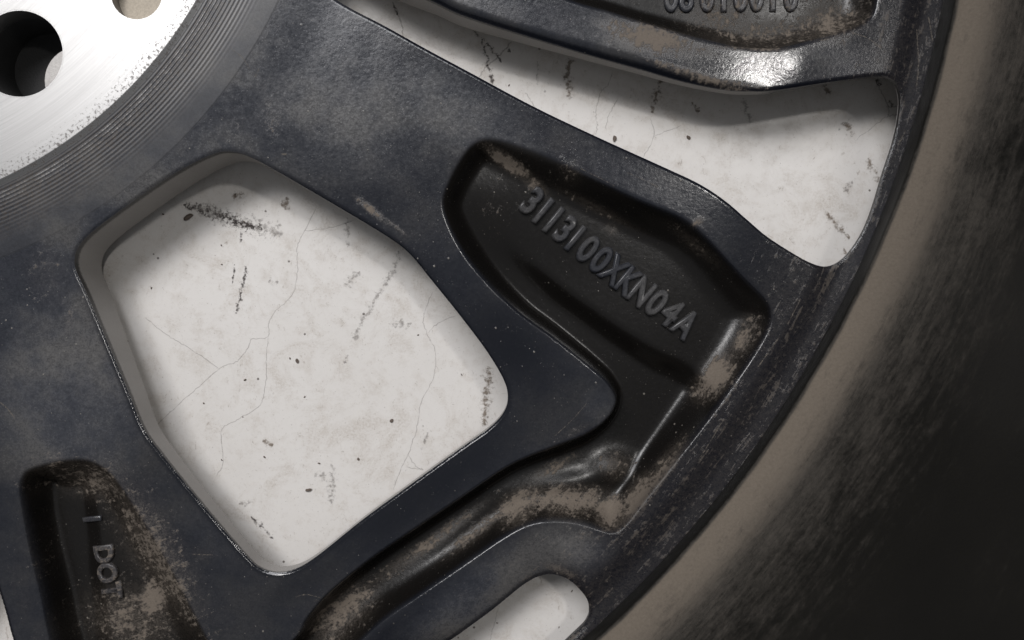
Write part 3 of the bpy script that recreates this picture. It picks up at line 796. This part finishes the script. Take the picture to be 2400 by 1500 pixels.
marks = [(z8([(795, 535), (785, 600), (772, 660), (755, 725)]), 1.15, M_scuff), (z8([(775, 395), (772, 455)]), .7, M_scuff), (z8([(752, 530), (740, 610)]), .6, M_scuff),
    (z8([(550, 300), (640, 325), (720, 350), (800, 385), (860, 395)]), 2.6, M_scuff), (z8([(600, 315), (760, 360), (940, 410)]), 4.2, M_smear), (z8([(700, 345), (830, 390)]), 2.0, M_scuff),
    (z8([(1390, 480), (1370, 560), (1330, 620)]), 1.6, M_smear), (z8([(1330, 620), (1290, 690), (1240, 770), (1215, 835)]), 1.5, M_smear),
    (z8([(1740, 930), (1735, 1040), (1720, 1165)]), 2.4, M_stain), (z8([(1190, 350), (1190, 470)]), 1.2, M_smear), (z8([(880, 600), (920, 605)]), 1.5, M_smear), (z8([(1190, 885), (1180, 920)]), .9, M_smear),
    (z8([(950, 270), (955, 320)]), 2.2, M_stain), (z8([(740, 270), (790, 260)]), 1.8, M_stain), (z8([(1240, 560), (1180, 620)]), 2.0, M_smear), (z8([(1510, 1180), (1480, 1260)]), .8, M_smear),
    (z8([(1130, 1310), (1130, 1470)]), 2.0, M_smear), (z8([(1060, 1350), (1110, 1360)]), 2.2, M_smear), (z8([(860, 1220), (900, 1240)]), 2.0, M_stain), (z8([(1350, 760), (1440, 765)]), 1.8, M_smear),
    (z2([(820, 215), (850, 330), (885, 495)]), 1.3, M_scuff), (z2([(770, 180), (860, 260), (940, 365)]), .9, M_scuff), (z2([(1330, 340), (1328, 470), (1340, 590)]), 2.0, M_stain), (z2([(1880, 440), (1840, 560), (1815, 660)]), 1.7, M_stain),
    (z2([(1150, 360), (1150, 500)]), .9, M_smear), (z2([(300, 15), (330, 90)]), .7, M_scuff), (z2([(980, 280), (990, 310)]), .9, M_scuff),
    (z6([(230, 860), (265, 905), (295, 960)]), 2.2, M_stain), (z6([(400, 1110), (440, 1200), (500, 1300)]), 1.8, M_stain), (z6([(90, 600), (135, 670)]), 1.6, M_stain), (z6([(230, 1350), (290, 1270)]), 1.5, M_smear), (z6([(455, 560), (490, 600)]), 1.6, M_scuff), (z6([(545, 690), (575, 770)]), 1.4, M_scuff),
    ([(1740, 230), (1760, 290)], 2.0, M_smear), ([(1620, 240), (1640, 262)], 1.4, M_stain), ([(1930, 490), (1990, 560)], 1.6, M_stain), ([(1975, 580), (1995, 620)], 1.4, M_stain),
    ([(480, 1190), (520, 1220)], 1.6, M_smear), ([(590, 1210), (640, 1262)], 1.0, M_scuff), ([(545, 1265), (500, 1300)], 1.4, M_smear), ([(560, 1180), (595, 1175)], 1.4, M_smear)]
for i, (q, w_, mt) in enumerate(marks):
    ribbon({'black_scuff': 'scuff_mark', 'brown_stain': 'stain', 'grey_smear': 'smear'}[mt.name], q, w_ * 1.7, mt, 0.075 + 0.003 * i, 0.12)
def crumb(px, py, r, seed):
    g = np.random.default_rng(seed)
    bm = bmesh.new(); bmesh.ops.create_icosphere(bm, subdivisions=2, radius=1.0)
    x, y = X(px, py, ZF)
    a_ = g.random() * 6.28; el = 0.35 + 0.45 * g.random()
    ofs = g.normal(0, 0.9, (4, 3))
    v = []
    for q in bm.verts:
        n = q.co
        s = 1 + 0.22 * sum(math.sin(3 * n.dot(Vector(o)) + i) for i, o in enumerate(ofs)) * 0.6
        ux, uy, uz = n.x * s, n.y * s * el, n.z * 0.45 * s
        v.append((x + r * (ux * math.cos(a_) - uy * math.sin(a_)), y + r * (ux * math.sin(a_) + uy * math.cos(a_)), ZF + r * 0.36 + r * uz))
    f = [tuple(w.index for w in p.verts) for p in bm.faces]
    bm.free()
    return mesh_obj('dirt_crumb', v, f, M_crumb, floor, False)
crumbs = [(441, 510, 1.3), (383, 502, .45), (697, 846, .8), (724, 1148, 1.1), (918, 986, .7), (840, 1076, .55), (620, 1071, .5), (748, 1086, .5), (714, 930, .4), (1440, 325, 1.0), (1613, 322, .8), (519, 575, .4),
          (355, 675, .4), (980, 785, .4), (1082, 878, .4), (520, 620, .35), (572, 520, .35), (300, 800, .4), (680, 840, .4), (520, 1078, .4), (1193, 200, .4), (1500, 405, .35), (1340, 1385, .5), (1165, 1460, .4), (1310, 1470, .35), (478, 945, .35), (575, 890, .5)]
for i, (px, py, r) in enumerate(crumbs): crumb(px, py, r * (0.7 if i else 1.0), i + 3)

# ------------------------------------------------------------------ dry scratches and fibres on the spokes
M_scratch = mat_mark('dry_scratch', (0.22, 0.19, 0.155), 0.50, 0.85, 1.4, 0.6)
def scratch(pts, width, lift=0.06):
    p = spline(to_units(np.array(pts, float)), 8, False); n = len(p)
    tg = np.gradient(p, axis=0); tg /= np.linalg.norm(tg, axis=1, keepdims=True) + 1e-9
    nn = np.c_[-tg[:, 1], tg[:, 0]]
    rows = [p + nn * (width * q * 0.5) for q in (-1, 0, 1)]
    v = [(a_, b_, height_at(a_, b_)[0] + lift) for r_ in rows for a_, b_ in r_]
    f = [(q * n + i, q * n + i + 1, (q + 1) * n + i + 1, (q + 1) * n + i) for q in range(2) for i in range(n - 1)]
    o = mesh_obj('scratch', v, f, M_scratch, None, True, {'edge': np.r_[np.zeros(n), np.ones(n), np.zeros(n)]})
    o.parent = spokes; o.matrix_parent_inverse = spokes.matrix_world.inverted()
bpy.context.view_layer.update()
for q, w_ in [([(548, 120), (575, 142), (590, 166)], .25), ([(0, 942), (18, 958), (34, 980)], .45), ([(1300, 1022), (1340, 985), (1375, 945)], .22), ([(2000, 75), (2040, 88), (2070, 112)], .3),
              ([(612, 165), (602, 185)], .25), ([(1470, 405), (1500, 418), (1545, 440)], .22), ([(1360, 395), (1400, 415), (1440, 436)], .25), ([(695, 1398), (720, 1392), (760, 1402)], .35), ([(450, 1298), (500, 1300)], .25),
              ([(1920, 95), (1945, 90)], .5), ([(2160, 60), (2166, 140), (2160, 200)], .5), ([(2190, 30), (2200, 90)], .5), ([(2120, 330), (2135, 300)], .4), ([(150, 300), (170, 345)], .2),
              ([(1680, 1010), (1700, 985)], .3), ([(1850, 760), (1880, 700)], .4), ([(1780, 860), (1830, 790)], .35), ([(1640, 1080), (1690, 1000)], .25), ([(660, 362), (672, 361)], .7), ([(1950, 520), (1990, 470)], .01)][:-1]:
    scratch(q, w_)
